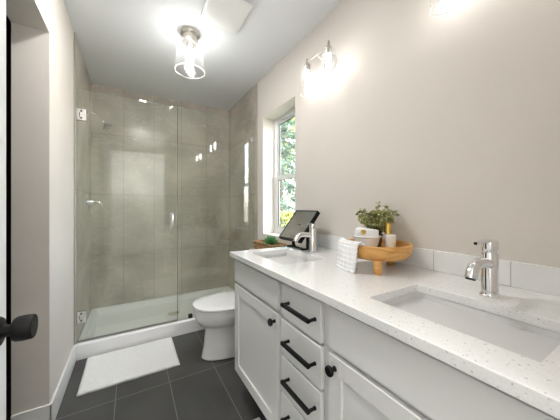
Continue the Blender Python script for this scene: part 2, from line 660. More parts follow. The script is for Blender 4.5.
def conifer(x, y, hgt, rad, n, label, seed):
    rnd = random.Random(seed)
    t = thing('conifer_tree', label, 'tree', (x, y, GZ))
    bm = new(); tube(bm, [(x, y, GZ), (x, y, GZ + hgt)], [.16, .02], 10)
    obj('trunk', bm, M_bark, t, smooth=True)
    bm = new()
    pts = []
    nb = 120
    for k in range(nb):
        f = k / nb
        z = GZ + hgt * (.08 + .9 * f)
        L = rad * (1 - f) * rnd.uniform(.75, 1.1) + .1
        a = k * 2.4
        for j in range(n // nb):
            u = rnd.random() ** .7
            w = .10 + .16 * L * (1 - u)
            pts.append((x + math.cos(a) * L * u + rnd.gauss(0, w * .6), y + math.sin(a) * L * u + rnd.gauss(0, w * .6), z - L * u * .30 + rnd.gauss(0, .05)))
    leaves(bm, pts, .055, rnd)
    obj('foliage', bm, M_conif, t)
conifer(4.3, 7.2, 7.2, 1.75, 24000, 'blue-green conifer tree outside the upper window pane', 3)
broadleaf('deciduous_tree', 6.9, 9.4, 7.4, 1.9, M_decid, 9000, 'yellow-green leafy tree outside the window, right of the conifer', 5)
broadleaf('garden_shrub', 3.2, 4.3, 2.45, .95, M_shrub, 9000, 'olive green shrub behind the lower window pane', 9, .055, 'shrub', .1)

# ------------------------------------------------------------------ shower
# pan with curb
pan = thing('shower_pan', 'white acrylic shower base with raised front curb', 'shower pan', ((XL + XR) / 2, (YC + YB) / 2, 0))
x0, x1 = XL + .009, XR - .011
bm = new()
cx, cy = (x0 + x1) / 2, (YC + YB) / 2
hx, hy = (x1 - x0) / 2, (YB - .001 - YC) / 2
def asym(z_front, z_back, dxs, f, bk, r, z):
    ring = rrect(cx, (YC + f + YB - .001 - bk) / 2, hx - dxs, (YB - .001 - bk - YC - f) / 2, r, z, 6)
    for p in ring:
        k = (p.y - (YC + f)) / max(1e-6, (YB - bk) - (YC + f))
        p.z = z_front + (z_back - z_front) * k
    return ring
rings = [asym(0, 0, 0, .006, 0, .002, 0), asym(.112, .089, 0, 0, 0, .002, 0), asym(.121, .089, .004, .008, .001, .002, 0),
         asym(.121, .089, .045, .075, .03, .02, 0), asym(.110, .082, .055, .088, .04, .03, 0), asym(.045, .045, .075, .105, .06, .05, 0),
         asym(.036, .036, .10, .13, .085, .06, 0), asym(.030, .030, .5, .35, .35, .02, 0)]
loft(bm, rings)
obj('pan_body', bm, M_acryl, pan, smooth=True)
bm = new(); lathe(bm, [(0, .0305), (.055, .0305), (.055, .034), (.048, .036), (0, .036)], (cx, cy + .02, 0), 32, 'Z', False)
obj('drain_cover', bm, M_chrome, pan, smooth=True)

YG = 2.412
GT = 2.052
glz = thing('shower_enclosure', 'frameless clear glass shower enclosure with hinged door and fixed panel', 'shower glass', (.38, YG, .121))
def pane(name, xa, xb, z0, z1):
    bm = new(); box(bm, xa, xb, YG - .004, YG + .004, z0, z1)
    for f in bm.faces:
        f.material_index = 0 if abs(f.calc_center_median().y - YG) > .003 else 1
    bmesh.ops.recalc_face_normals(bm, faces=bm.faces[:])
    return obj(name, bm, [M_shower, M_edge], glz)
dr = pane('glass_door', XL + .014, .357, .133, GT)
fx = pane('fixed_panel', .363, XR - .012, .122, GT)
def hinge(z):
    bm = new(); box(bm, XL + .010, XL + .068, YG - .013, YG - .0045, z - .043, z + .043)
    box(bm, XL + .010, XL + .068, YG + .0045, YG + .013, z - .043, z + .043)
    box(bm, XL + .0085, XL + .013, YG - .028, YG + .028, z - .043, z + .043)
    o = obj('hinge', bm, M_chrome, glz, bevel=.0015)
    bm = new()
    tube(bm, [(XL + .038, YG - .0125, z + .026), (XL + .038, YG - .0150, z + .026)], .006, 12)
    tube(bm, [(XL + .038, YG - .0125, z - .026), (XL + .038, YG - .0150, z - .026)], .006, 12)
    box(bm, XL + .026, XL + .030, YG - .0140, YG - .0125, z - .015, z + .015)
    obj('screw', bm, M_dk, o, smooth=False)
hinge(1.853); hinge(.313)
bm = new()
hxx = .312
for s in (-1, 1):
    tube(bm, [(hxx, YG + s * .0045, 1.085), (hxx, YG + s * .03, 1.085), (hxx, YG + s * .038, 1.080), (hxx, YG + s * .040, 1.070), (hxx, YG + s * .040, .968),
              (hxx, YG + s * .038, .958), (hxx, YG + s * .03, .953), (hxx, YG + s * .0045, .953)], .0095, 14)
    for z in (1.085, .953): tube(bm, [(hxx, YG + s * .0045, z), (hxx, YG + s * .008, z)], .014, 16)
obj('door_handle', bm, M_chrome, glz, smooth=True)
bm = new(); box(bm, .455, .490, YG - .012, YG - .0045, .1225, .158); box(bm, .455, .490, YG + .0045, YG + .012, .1225, .158)
o = obj('floor_clamp', bm, M_dk, glz, bevel=.001); o['label'] = 'small dark square clamp at the foot of the fixed pane'
bm = new(); box(bm, XR - .060, XR - .0105, YG - .012, YG - .0045, 1.835, 1.88); box(bm, XR - .060, XR - .0105, YG + .0045, YG + .012, 1.835, 1.88)
obj('wall_clamp', bm, M_chrome, glz, bevel=.001)
bm = new(); box(bm, XR - .060, XR - .0105, YG - .012, YG - .0045, .33, .375); box(bm, XR - .060, XR - .0105, YG + .0045, YG + .012, .33, .375)
obj('wall_clamp', bm, M_chrome, glz, bevel=.001)
bm = new(); box(bm, XL + .014, .357, YG - .005, YG + .005, .125, .1335); box(bm, XL + .014, .357, YG - .012, YG - .009, .1222, .125)
obj('door_sweep', bm, mat('grey_vinyl', (.25, .26, .25), .4), glz)
bm = new(); box(bm, .3575, .3625, YG - .005, YG + .005, .125, GT); obj('edge_seal', bm, glass('clear_vinyl', (.75, .80, .76), 1, .1, .15), glz)

# shower head and valve on the left tiled wall
sx = XL + .008
sh = thing('shower_fixture', 'chrome shower head on a bent arm high on the tiled wall', 'shower head', (sx, 2.92, 2.0))
ay, az = 2.92, 2.035
bm = new(); lathe(bm, [(0, sx), (.028, sx), (.028, sx + .004), (.012, sx + .010), (0, sx + .010)], (0, ay, az), 28, 'X', False)
obj('flange', bm, M_chrome, sh, smooth=True)
bm = new(); tube(bm, [(sx, ay, az), (sx + .04, ay, az + .002), (sx + .075, ay, az - .008), (sx + .10, ay, az - .032), (sx + .118, ay, az - .055)], .009, 12)
obj('shower_arm', bm, M_chrome, sh, smooth=True)
bm = new()
lathe(bm, [(0, .01), (.012, .008), (.014, -.01), (.012, -.02), (.03, -.05), (.046, -.065), (.048, -.075), (.044, -.078), (0, -.078)], (0, 0, 0), 32, 'Z', False)
bmesh.ops.rotate(bm, cent=(0, 0, 0), matrix=Matrix.Rotation(math.radians(-38), 3, 'Y'), verts=bm.verts)
bmesh.ops.translate(bm, vec=(sx + .120, ay, az - .060), verts=bm.verts)
obj('spray_head', bm, M_chrome, sh, smooth=True)
vy, vz = 2.90, 1.195
sv = thing('shower_valve', 'chrome shower mixer lever on a round plate on the tiled wall', 'shower valve', (sx, vy, vz))
bm = new(); lathe(bm, [(0, sx), (.078, sx), (.078, sx + .003), (.070, sx + .008), (.03, sx + .012), (0, sx + .012)], (0, vy, vz), 40, 'X', False)
obj('wall_plate', bm, M_chrome, sv, smooth=True)
bm = new(); lathe(bm, [(0, sx + .010), (.026, sx + .010), (.024, sx + .04), (.020, sx + .055), (0, sx + .056)], (0, vy, vz), 28, 'X', False)
obj('valve_hub', bm, M_chrome, sv, smooth=True)
bm = new(); tube(bm, [(sx + .045, vy, vz), (sx + .08, vy - .004, vz + .002), (sx + .11, vy - .008, vz - .008), (sx + .125, vy - .010, vz - .04)], [.010, .009, .008, .006], 12)
obj('lever', bm, M_chrome, sv, smooth=True)

# ------------------------------------------------------------------ toilet
TY = 1.925
toi = thing('toilet', 'white two-piece toilet with closed lid between shower and vanity', 'toilet', (.76, TY, 0))
def egg(xf, xb, hw, z, n=40, sq=2.3):
    """egg-shaped ring: front at xf (toward -X), back at xb"""
    out = []
    cxm = xf + (xb - xf) * .52
    for k in range(n):
        a = 2 * PI * k / n
        c, s = math.cos(a), math.sin(a)
        e = 2 / sq if c > 0 else 1.0
        rx = (xb - cxm) if c > 0 else (cxm - xf)
        out.append(Vector((cxm + rx * math.copysign(abs(c) ** e, c), TY + hw * math.copysign(abs(s) ** (2 / sq), s) * (1 if c > -1 else 1), z)))
    return out
bm = new()
loft(bm, [egg(.468, 1.05, .108, 0), egg(.458, 1.06, .118, .012), egg(.462, 1.06, .114, .03), egg(.475, 1.04, .100, .10), egg(.482, 1.02, .096, .17),
          egg(.486, 1.0, .093, .225), egg(.476, .98, .104, .245), egg(.440, .965, .145, .268), egg(.411, .955, .176, .315), egg(.403, .95, .186, .355), egg(.406, .945, .184, .376)])
obj('bowl', bm, M_ceramic, toi, smooth=True)
bm = new(); box(bm, .90, 1.118, TY - .115, TY + .115, .25, .395)
obj('tank_support', bm, M_ceramic, toi, bevel=.02, bseg=4)
bm = new(); loft(bm, [egg(.412, .915, .178, .376), egg(.412, .915, .178, .379), egg(.400, .918, .190, .380), egg(.398, .918, .192, .384), egg(.398, .918, .192, .391), egg(.402, .915, .189, .394), egg(.414, .91, .176, .395), egg(.414, .91, .176, .399)])
obj('seat', bm, M_ceramic, toi, smooth=True)
bm = new(); loft(bm, [egg(.403, .912, .188, .3995), egg(.397, .915, .194, .403), egg(.398, .915, .193, .411), egg(.408, .908, .185, .4165), egg(.47, .88, .135, .419), egg(.60, .75, .04, .420)])
obj('lid', bm, M_ceramic, toi, smooth=True)
for s in (-1, 1):
    bm = new(); tube(bm, [(.925, TY + s * .055, .405), (.925, TY + s * .095, .405)], .012, 14)
    obj('lid_hinge', bm, M_ceramic, toi, smooth=True)
bm = new(); loft(bm, [rrect(1.028, TY, .082, .178, .03, .39), rrect(1.028, TY, .088, .190, .03, .50), rrect(1.026, TY, .092, .196, .03, .735)])
obj('tank', bm, M_ceramic, toi, smooth=True)
bm = new(); loft(bm, [rrect(1.024, TY, .094, .202, .03, .736), rrect(1.024, TY, .098, .206, .03, .742), rrect(1.024, TY, .098, .206, .03, .757), rrect(1.024, TY, .09, .198, .03, .764)])
obj('tank_lid', bm, M_ceramic, toi, smooth=True)
bm = new(); tube(bm, [(.94, TY - .13, .68), (.918, TY - .13, .68)], .010, 14); tube(bm, [(.920, TY - .13, .68), (.916, TY - .07, .672)], [.008, .006], 10)
obj('flush_lever', bm, M_chrome, toi, smooth=True)

# basket and succulent on the tank lid
BZ = .765
bk = thing('woven_basket', 'brown woven basket on the toilet tank lid', 'basket', (1.03, 1.91, BZ))
def wavy_loop(bm, cx, cy, hx, hy, r, z, rad, ph, n=96):
    base = rrect(cx, cy, hx, hy, r, z, 10)
    pts = []
    L = len(base)
    for k in range(n):
        f = k / n * L
        a, b = base[int(f) % L], base[(int(f) + 1) % L]
        p = a.lerp(b, f - int(f))
        d = Vector((p.x - cx, p.y - cy, 0)).normalized()
        pts.append(p + d * .003 * math.sin(k * 2 * PI / 8 + ph))
    seg = 8
    rings = []
    for k in range(n):
        d = (pts[(k + 1) % n] - pts[k - 1]).normalized()
        a, b = frame_of(d)
        rings.append([bm.verts.new(pts[k] + (a * math.cos(t) + b * math.sin(t)) * rad) for t in [2 * PI * q / seg for q in range(seg)]])
    for k in range(n):
        r0, r1 = rings[k], rings[(k + 1) % n]
        for q in range(seg):
            bm.faces.new((r0[q], r0[(q + 1) % seg], r1[(q + 1) % seg], r1[q]))
bm = new()
for k in range(6):
    wavy_loop(bm, 1.03, 1.91, .064 + .001 * k, .172 + .001 * k, .03, BZ + .010 + k * .0105, .0065, PI * (k % 2))
obj('basket_wall', bm, M_rope, bk, smooth=True)
bm = new(); wavy_loop(bm, 1.03, 1.91, .073, .181, .03, BZ + .073, .008, 0)
obj('basket_rim', bm, M_rope, bk, smooth=True)
bm = new(); box(bm, .975, 1.085, 1.75, 2.07, BZ + .0005, BZ + .010); obj('basket_floor', bm, M_rope, bk)
su = thing('succulent_plant', 'small green succulent plant sitting in the woven basket', 'plant', (1.02, 1.86, BZ + .011))
bm = new(); lathe(bm, [(0, 0), (.032, 0), (.040, .055), (.036, .055), (.034, .048), (0, .048)], (1.02, 1.86, BZ + .0105), 28, 'Z', False)
obj('plant_pot', bm, M_soil, su, smooth=True)
bm = new()
rnd = random.Random(4)
for k in range(110):
    a = k * 2.39996
    el = math.radians(10 + 75 * ((k % 22) / 22))
    L = .062 * rnd.uniform(.75, 1.1)
    d = Vector((math.cos(a) * math.cos(el), math.sin(a) * math.cos(el), math.sin(el)))
    c = Vector((1.02 + .008 * math.cos(a), 1.86 + .008 * math.sin(a), BZ + .060))
    tube(bm, [c, c + d * L * .45 + Vector((0, 0, .004)), c + d * L * .8 + Vector((0, 0, .010)), c + d * L + Vector((0, 0, .018))], [.003, .0055, .0045, .0008], 6)
obj('succulent_leaves', bm, M_succ, su, smooth=True)

# ------------------------------------------------------------------ bath mats
def bathmat(name, xa, xb, ya, yb, label, seed):
    rnd = random.Random(seed)
    bm = new()
    nx, ny = 90, 70
    top = []
    for j in range(ny + 1):
        row = []
        for i in range(nx + 1):
            u, v = i / nx, j / ny
            x = xa + (xb - xa) * u
            y = ya + (yb - ya) * v
            e = min(u * (xb - xa), (1 - u) * (xb - xa), v * (yb - ya), (1 - v) * (yb - ya))
            z = .020 * min(1, (e / .012)) ** .5 if e > 0 else 0.002
            z += .0022 * noise.noise((x * 60, y * 60, seed)) + .0015 * noise.noise((x * 18, y * 18, seed))
            if e <= 0: z = .001
            x += .0035 * noise.noise((y * 14, 3, seed)); y += .0035 * noise.noise((x * 14, 9, seed))
            row.append(bm.verts.new((x, y, z)))
        top.append(row)
    for j in range(ny):
        for i in range(nx):
            bm.faces.new((top[j][i], top[j][i + 1], top[j + 1][i + 1], top[j + 1][i]))
    vs = [top[0][i] for i in range(nx + 1)] + [top[j][nx] for j in range(1, ny + 1)] + [top[ny][i] for i in range(nx - 1, -1, -1)] + [top[j][0] for j in range(ny - 1, 0, -1)]
    bm.faces.new(vs[::-1])
    for f in bm.faces: f.smooth = True
    o = obj(name, bm, M_mat)
    tag(o, label, 'bath mat')
    return o
bathmat('bath_mat', -.285, .308, 1.925, 2.358, 'white fluffy bath mat lying in front of the shower curb', 2)
bathmat('bath_mat', .15, .60, .45, 1.222, 'white fluffy mat corner peeking out on the floor under the vanity', 5)

# ------------------------------------------------------------------ vanity
CT = .876; CB = .849
XF = .5435            # face of doors and drawers
VY0, VY1 = .075, 1.457
van = thing('vanity_cabinet', 'long light grey painted double vanity cabinet with black hardware', 'vanity', (.85, .77, 0))
bm = new()
xb0, xb1 = .563, XR - .002
box(bm, xb0, xb1, VY0, VY0 + .018, .15, CB)                 # near side
box(bm, xb0, xb1, VY1 - .018, VY1, .15, CB)                 # far side
box(bm, xb0, xb1, VY0 + .018, VY1 - .018, .15, .168)        # bottom
box(bm, xb1 - .01, xb1, VY0 + .018, VY1 - .018, .168, CB)   # back
obj('carcass', bm, M_cab, van, bevel=.0015)
bm = new()
for a, b in ((VY0, .105), (.60, .655), (.893, .935), (1.43, VY1)): box(bm, xb0 - .0005, xb0 + .018, a, b, .15, CB)
for z0, z1 in ((.15, .170), (.825, CB)): box(bm, xb0 - .0005, xb0 + .018, VY0, VY1, z0, z1)
box(bm, xb0, xb0 + .018, .935, 1.43, .672, .712); box(bm, xb0, xb0 + .018, .105, .60, .672, .712)
for z in (.683, .5285, .3735): box(bm, xb0, xb0 + .018, .655, .893, z - .012, z + .012)
obj('face_frame', bm, M_cab, van)
bm = new()
box(bm, .635, .65, VY0 + .01, VY1 - .01, 0, .15)
box(bm, .65, xb1, VY0 + .01, VY0 + .03, 0, .15); box(bm, .65, xb1, VY1 - .03, VY1 - .01, 0, .15)
obj('toe_kick', bm, M_cab, van)
def slab(name, y0, y1, z0, z1):
    bm = new(); box(bm, XF, XF + .0185, y0, y1, z0, z1)
    return obj(name, bm, M_cab, van, bevel=.003, bseg=3)
def knob(par, y, z):
    bm = new(); lathe(bm, [(0, XF), (.0085, XF), (.0065, XF - .006), (.006, XF - .012), (.012, XF - .016), (.0158, XF - .020), (.0160, XF - .026), (.014, XF - .029), (0, XF - .0295)], (0, y, z), 28, 'X', False)
    return obj('knob', bm, M_black, par, smooth=True)
def shaker(y0, y1, z0, z1, ky, kz):
    w = .056
    bm = new()
    box(bm, XF + .008, XF + .0185, y0 + .01, y1 - .01, z0 + .01, z1 - .01)
    box(bm, XF, XF + .0185, y0, y0 + w, z0, z1); box(bm, XF, XF + .0185, y1 - w, y1, z0, z1)
    box(bm, XF, XF + .0185, y0 + w, y1 - w, z0, z0 + w); box(bm, XF, XF + .0185, y0 + w, y1 - w, z1 - w, z1)
    d = obj('door', bm, M_cab, van, bevel=.0022, bseg=2)
    kb = knob(d, ky, kz)
def pull(par, ya, yb, z):
    bm = new()
    t = .0064
    box(bm, .5055, .5180, ya - .0, yb + .0, z - t, z + t)
    for y in (ya + .0055, yb - .0055):
        tube(bm, [(.515, y, z), (XF - .003, y, z)], .0058, 12)
        tube(bm, [(XF - .004, y, z), (XF, y, z)], .0072, 14)
    obj('handle', bm, M_black, par, bevel=.001)
slab('false_front', .929, 1.450, .702, .828)
slab('false_front', .085, .607, .702, .833)
shaker(.929, 1.450, .158, .685, .955, .648)
shaker(.085, .607, .158, .685, .578, .648)
for z0, z1, hz in ((.691, .832, .765), (.536, .680, .613), (.381, .526, .460), (.160, .371, .309)):
    d = slab('drawer', .645, .902, z0, z1)
    pull(d, .668, .845, hz)

# countertop with two sink cut-outs
SINKS = ((.328, .622, .877, .185), (1.192, .622, .877, .185))   # centre y, x0, x1, half length
ctop = new()
CX0, CX1, CY0, CY1 = .5194, XR, YF + .001, 1.4693
def ctring(z):
    return None
xs = [CX0, .622, .877, CX1]
ys = [CY0, SINKS[0][0] - .185, SINKS[0][0] + .185, SINKS[1][0] - .185, SINKS[1][0] + .185, CY1]
grid = {}
for zi, z in enumerate((CB, CT)):
    for i, x in enumerate(xs):
        for j, y in enumerate(ys):
            grid[i, j, zi] = ctop.verts.new((x, y, z))
def hole(i, j): return i == 1 and j in (1, 3)
for i in range(3):
    for j in range(5):
        if hole(i, j):
            a = [(i, j), (i + 1, j), (i + 1, j + 1), (i, j + 1)]
            for k in range(4):
                p, q = a[k], a[(k + 1) % 4]
                ctop.faces.new((grid[p[0], p[1], 0], grid[p[0], p[1], 1], grid[q[0], q[1], 1], grid[q[0], q[1], 0]))
            continue
        ctop.faces.new([grid[i, j, 1], grid[i + 1, j, 1], grid[i + 1, j + 1, 1], grid[i, j + 1, 1]])
        ctop.faces.new([grid[i, j, 0], grid[i, j + 1, 0], grid[i + 1, j + 1, 0], grid[i + 1, j, 0]])
for i in range(3):
    for j in (0, 5):
        ctop.faces.new([grid[i, j, 0], grid[i + 1, j, 0], grid[i + 1, j, 1], grid[i, j, 1]])
for j in range(5):
    for i in (0, 3):
        ctop.faces.new([grid[i, j, 0], grid[i, j + 1, 0], grid[i, j + 1, 1], grid[i, j, 1]])
o = obj('countertop', ctop, M_quartz, bevel=.0022, bseg=2)
tag(o, 'white speckled quartz countertop running along the whole vanity', 'countertop')

bm = new(); box(bm, XR - .011, XR - .0005, CY0, 1.462, CT + .0003, .963)
o = obj('backsplash', bm, M_splash, bevel=.0015)
tag(o, 'low row of white tiles along the wall behind the countertop', 'backsplash')

def sink(yc, xa, xb, hl, label):
    t = thing('sink', label, 'sink', ((xa + xb) / 2, yc, CB - .15))
    bm = new()
    mx = (xa + xb) / 2
    hx = (xb - xa) / 2
    rs = [rrect(mx, yc, hx + .022, hl + .022, .012, CB - .018), rrect(mx, yc, hx + .022, hl + .022, .012, CB - .0005),
          rrect(mx, yc, hx + .004, hl + .004, .012, CB - .0005), rrect(mx, yc, hx + .001, hl + .001, .014, CB - .006),
          rrect(mx, yc, hx - .004, hl - .008, .018, CB - .055), rrect(mx, yc, hx - .010, hl - .018, .022, CB - .115),
          rrect(mx, yc, hx - .022, hl - .032, .028, CB - .130), rrect(mx, yc, hx - .05, hl - .08, .03, CB - .136), rrect(mx, yc, .021, .021, .02, CB - .139)]
    loft(bm, rs, True, True)
    obj('basin', bm, M_sink, t, smooth=True)
    bm = new(); lathe(bm, [(0, 0), (.020, 0), (.020, .003), (.015, .004), (.012, .003), (0, .003)], (mx, yc, CB - .1385), 24, 'Z', False)
    obj('drain', bm, M_chrome, t, smooth=True)
sink(SINKS[0][0], .622, .877, .185, 'rectangular white undermount sink in the near half of the countertop')
sink(SINKS[1][0], .622, .877, .185, 'rectangular white undermount sink at the far end near the black mirror')

# faucets
FX = .948
fa = thing('faucet', 'chrome single-lever faucet at the near sink, right side of the photo', 'faucet', (FX, .328, CT))
fy = .328
bm = new(); lathe(bm, [(0, 0), (.0262, 0), (.0262, .004), (.0225, .007), (.0215, .012), (.0215, .132), (.0205, .134), (.0205, .1355), (0, .1355)], (FX, fy, CT + .0003), 40, 'Z', False)
obj('faucet_body', bm, M_chrome, fa, smooth=True)
bm = new(); lathe(bm, [(0, .1358), (.0205, .1358), (.0215, .138), (.0215, .170), (.0195, .173), (0, .1735)], (FX, fy, CT), 40, 'Z', False)
obj('handle_cap', bm, M_chrome, fa, smooth=True)
bm = new(); tube(bm, [(FX - .010, fy, CT + .100), (FX - .045, fy, CT + .108), (FX - .078, fy, CT + .110), (FX - .102, fy, CT + .105), (FX - .119, fy, CT + .090), (FX - .127, fy, CT + .072)], [.0160, .0158, .0156, .0154, .0152, .0150], 22)
bmesh.ops.translate(bm, vec=(0, 0, 0), verts=bm.verts)
obj('spout', bm, M_chrome, fa, smooth=True)
bm = new(); tube(bm, [(FX - .1268, fy, CT + .0735), (FX - .1282, fy, CT + .0695)], [.0125, .0120], 20)
obj('aerator', bm, M_dk, fa, smooth=True)
bm = new()
rs = []
for f, w, t_ in ((0, .011, .0045), (.3, .0085, .004), (1, .0045, .0038)):
    x = FX - .012 - f * .083
    z = CT + .170 - f * .004 + .003
    rs.append([Vector((x, fy - w, z - t_)), Vector((x, fy + w, z - t_)), Vector((x, fy + w, z + t_)), Vector((x, fy - w, z + t_))])
loft(bm, rs)
lv = obj('lever', bm, M_chrome, fa, bevel=.0015)
bm = new(); tube(bm, [(FX - .0950, fy, CT + .169), (FX - .0975, fy, CT + .169)], .0045, 12)
obj('lever_tip', bm, M_black, lv, smooth=True)
dup(fa, (.95, 1.204, CT), 'chrome single-lever faucet at the far sink beside the black mirror')

# ------------------------------------------------------------------ black framed swivel mirror
mir = thing('vanity_mirror', 'black framed square tabletop mirror tilted back beside the far faucet', 'mirror', (.95, 1.37, CT))
MYa, MYb = 1.255, 1.500
pc = Vector((.963, 0, 1.030))
ang = math.atan2(.150, .187)      # lean of the panel from vertical
up = Vector((math.sin(ang), 0, math.cos(ang)))
nr = Vector((-math.cos(ang), 0, math.sin(ang)))
def pbox(bm, u0, u1, y0, y1, n0, n1):
    vs = []
    for n_ in (n0, n1):
        for y in (y0, y1):
            for u in (u0, u1):
                p = pc + up * u + nr * n_
                vs.append(bm.verts.new((p.x, y, p.z)))
    for f in ((0, 2, 3, 1), (4, 5, 7, 6), (0, 1, 5, 4), (2, 6, 7, 3), (0, 4, 6, 2), (1, 3, 7, 5)):
        bm.faces.new([vs[i] for i in f])
hu = .120
bm = new()
fw = .006
pbox(bm, -hu, hu, MYa, MYa + fw, -.022, .006); pbox(bm, -hu, hu, MYb - fw, MYb, -.022, .006)
pbox(bm, -hu, -hu + .009, MYa + fw, MYb - fw, -.022, .006); pbox(bm, hu - fw, hu, MYa + fw, MYb - fw, -.022, .006)
pbox(bm, -hu + fw, hu - fw, MYa + fw, MYb - fw, -.016, -.004)
obj('mirror_frame', bm, M_black, mir, bevel=.0015)
bm = new(); pbox(bm, -hu + .009, hu - fw, MYa + fw, MYb - fw, -.0035, .003)
obj('mirror_glass', bm, M_mirror, mir)
bm = new()
box(bm, .925, .990, 1.275, 1.292, CT + .0005, CT + .011)
box(bm, .925, .990, 1.440, 1.457, CT + .0005, CT + .011)
box(bm, .948, .966, 1.292, 1.440, CT + .0005, CT + .009)
box(bm, .966, .984, 1.275, 1.292, CT + .011, 1.030); box(bm, .966, .984, 1.440, 1.457, CT + .011, 1.030)
obj('mirror_stand', bm, M_black, mir, bevel=.0015)

# ------------------------------------------------------------------ wooden riser tray
TX, TYY = .962, .752
tr = thing('wooden_tray', 'round honey coloured wooden pedestal tray on three stubby legs', 'tray', (TX, TYY, CT))
bm = new()
lathe(bm, [(0, .922), (.095, .922), (.128, .930), (.142, .945), (.1475, .968), (.149, .985), (.146, .990), (.140, .989), (.136, .975), (.128, .955), (.115, .948), (0, .946)], (TX, TYY, 0), 64, 'Z', False)
for v in bm.verts:
    d = Vector((v.co.x - TX, v.co.y - TYY, 0))
    if d.length > .05:
        v.co += d.normalized() * .0025 * noise.noise((v.co.x * 12, v.co.y * 12, v.co.z * 10))
        v.co.z += .002 * noise.noise((v.co.x * 9 + 4, v.co.y * 9, 1))
obj('tray_bowl', bm, M_wood, tr, smooth=True)
for lx, ly in ((.862, .668), (1.052, .745), (.925, .855)):
    bm = new()
    lathe(bm, [(0, 0), (.0150, 0), (.0165, .004), (.0175, .03), (.0185, .056), (0, .056)], (lx, ly, CT + .0004), 24, 'Z', False)
    obj('leg', bm, M_wood, tr, smooth=True)

# white bowl with folded cloth
bx, by, bz = .935, .785, .9475
bw = tag(obj('white_bowl', (lambda b: (lathe(b, [(0, 0), (.030, 0), (.034, .004), (.050, .03), (.058, .062), (.064, .066), (.066, .070), (.062, .073), (.055, .069), (.046, .034), (.03, .010), (0, .009)], (bx, by, bz), 48, 'Z', False), b)[1])(new()), M_ceramic, smooth=True),
         'small white bowl with a flared rim standing on the wooden tray', 'bowl')
po = thing('folded_cloth', 'white folded pouch with a round gold seal lying in the white bowl', 'cloth', (bx, by, bz + .05))
bm = new()
n = 20
vs = []
dirw = Vector((.858, -.513, 0)); dird = Vector((.513, .858, 0))
rings = []
for k in range(13):
    f = k / 12
    w = .050 * (math.sin(PI * min(1, max(.0, f * .94 + .03))) ** .28)
    s = -.050 + .100 * f
    ring = []
    for q in range(n):
        a = 2 * PI * q / n
        hh = .030 * (math.sin(PI * (f * .9 + .05)) ** .25)
        p = Vector((bx, by, bz + .078 + .006 * math.cos(f * 5))) + dirw * s + dird * (w * .62 * math.copysign(abs(math.cos(a)) ** .7, math.cos(a))) + Vector((0, 0, hh * math.copysign(abs(math.sin(a)) ** .7, math.sin(a))))
        p += Vector((0, 0, .004 * noise.noise(p * 45)))
        ring.append(p)
    rings.append(ring)
loft(bm, rings)
obj('pouch', bm, M_terry, po, smooth=True)
bm = new()
c = Vector((bx, by, bz + .090)) - dirw * .026 - dird * .0335
a_, b_ = dirw, Vector((0, 0, 1))
tube(bm, [c, c - dird * .004], .0105, 24)
obj('gold_seal', bm, M_gold, po, smooth=True)

# candle jar and gold tube
cj = thing('candle_jar', 'small frosted white jar on the right of the wooden tray', 'jar', (.993, .700, .9475))
bm = new(); lathe(bm, [(0, 0), (.0165, 0), (.0185, .004), (.0215, .078), (.0198, .079), (.0185, .070), (0, .068)], (.993, .700, .9475), 36, 'Z', False)
obj('jar_body', bm, M_candle, cj, smooth=True)
gt = thing('gold_bottle', 'slim gold capped bottle standing behind the frosted jar', 'bottle', (1.022, .735, .9475))
bm = new(); lathe(bm, [(0, 0), (.0155, 0), (.0165, .003), (.0165, .070), (.012, .078), (0, .078)], (1.022, .735, .9475), 28, 'Z', False)
obj('bottle_body', bm, M_candle, gt, smooth=True)
bm = new(); lathe(bm, [(0, .0782), (.0145, .0782), (.0145, .128), (.009, .131), (0, .1315)], (1.022, .735, .9475), 28, 'Z', False)
obj('gold_cap', bm, M_gold, gt, smooth=True)

# leafy plant
px, py, pz = 1.034, .808, .9475
pl = thing('potted_plant', 'leafy sage green plant in a small pot on the wooden tray', 'plant', (px, py, pz))
bm = new(); lathe(bm, [(0, 0), (.020, 0), (.027, .060), (.029, .064), (.029, .072), (.026, .072), (.025, .062), (0, .060)], (px, py, pz), 32, 'Z', False)
obj('plant_pot', bm, M_soil, pl, smooth=True)
st = new(); lf = new()
rnd = random.Random(21)
for k in range(60):
    a = k * 2.39996
    reach = rnd.uniform(.015, .088)
    hgt = rnd.uniform(.05, .125) * (1 - reach * 3.2) + .03
    if k == 3: reach, hgt, a = .012, .165, .3
    if k == 7: reach, hgt, a = .03, .150, -.8
    base = Vector((px + .012 * math.cos(a), py + .012 * math.sin(a), pz + .06))
    tip = base + Vector((math.cos(a) * reach, math.sin(a) * reach, hgt))
    mid = base.lerp(tip, .5) + Vector((0, 0, .012))
    tube(st, [base, mid, tip], [.0014, .0011, .0007], 5)
    nl = 15
    for q in range(nl):
        f = .25 + .75 * q / (nl - 1)
        p = base.lerp(mid, f * 2) if f < .5 else mid.lerp(tip, f * 2 - 1)
        b = a + q * 2.1 + rnd.uniform(-.3, .3)
        d = Vector((math.cos(b), math.sin(b), rnd.uniform(-.1, .7))).normalized()
        L = rnd.uniform(.013, .021)
        sd_ = d.orthogonal().normalized()
        sd_.rotate(Matrix.Rotation(rnd.uniform(-1, 1) + PI / 2, 3, d))
        nn = d.cross(sd_)
        w = L * .42
        o0 = p
        o1 = p + d * L * .35 + sd_ * w + nn * .001
        o2 = p + d * L * .75 + sd_ * w * .8
        o3 = p + d * L - nn * .001
        o4 = p + d * L * .75 - sd_ * w * .8
        o5 = p + d * L * .35 - sd_ * w + nn * .001
        m1 = p + d * L * .35 - nn * .0015
        m2 = p + d * L * .75 - nn * .0015
        V = [lf.verts.new(x) for x in (o0, o1, o2, o3, o4, o5, m1, m2)]
        for f_ in ((0, 1, 6), (1, 2, 7, 6), (2, 3, 7), (3, 4, 7), (4, 5, 6, 7), (5, 0, 6)):
            lf.faces.new([V[i] for i in f_])
obj('stems', st, M_stem, pl)
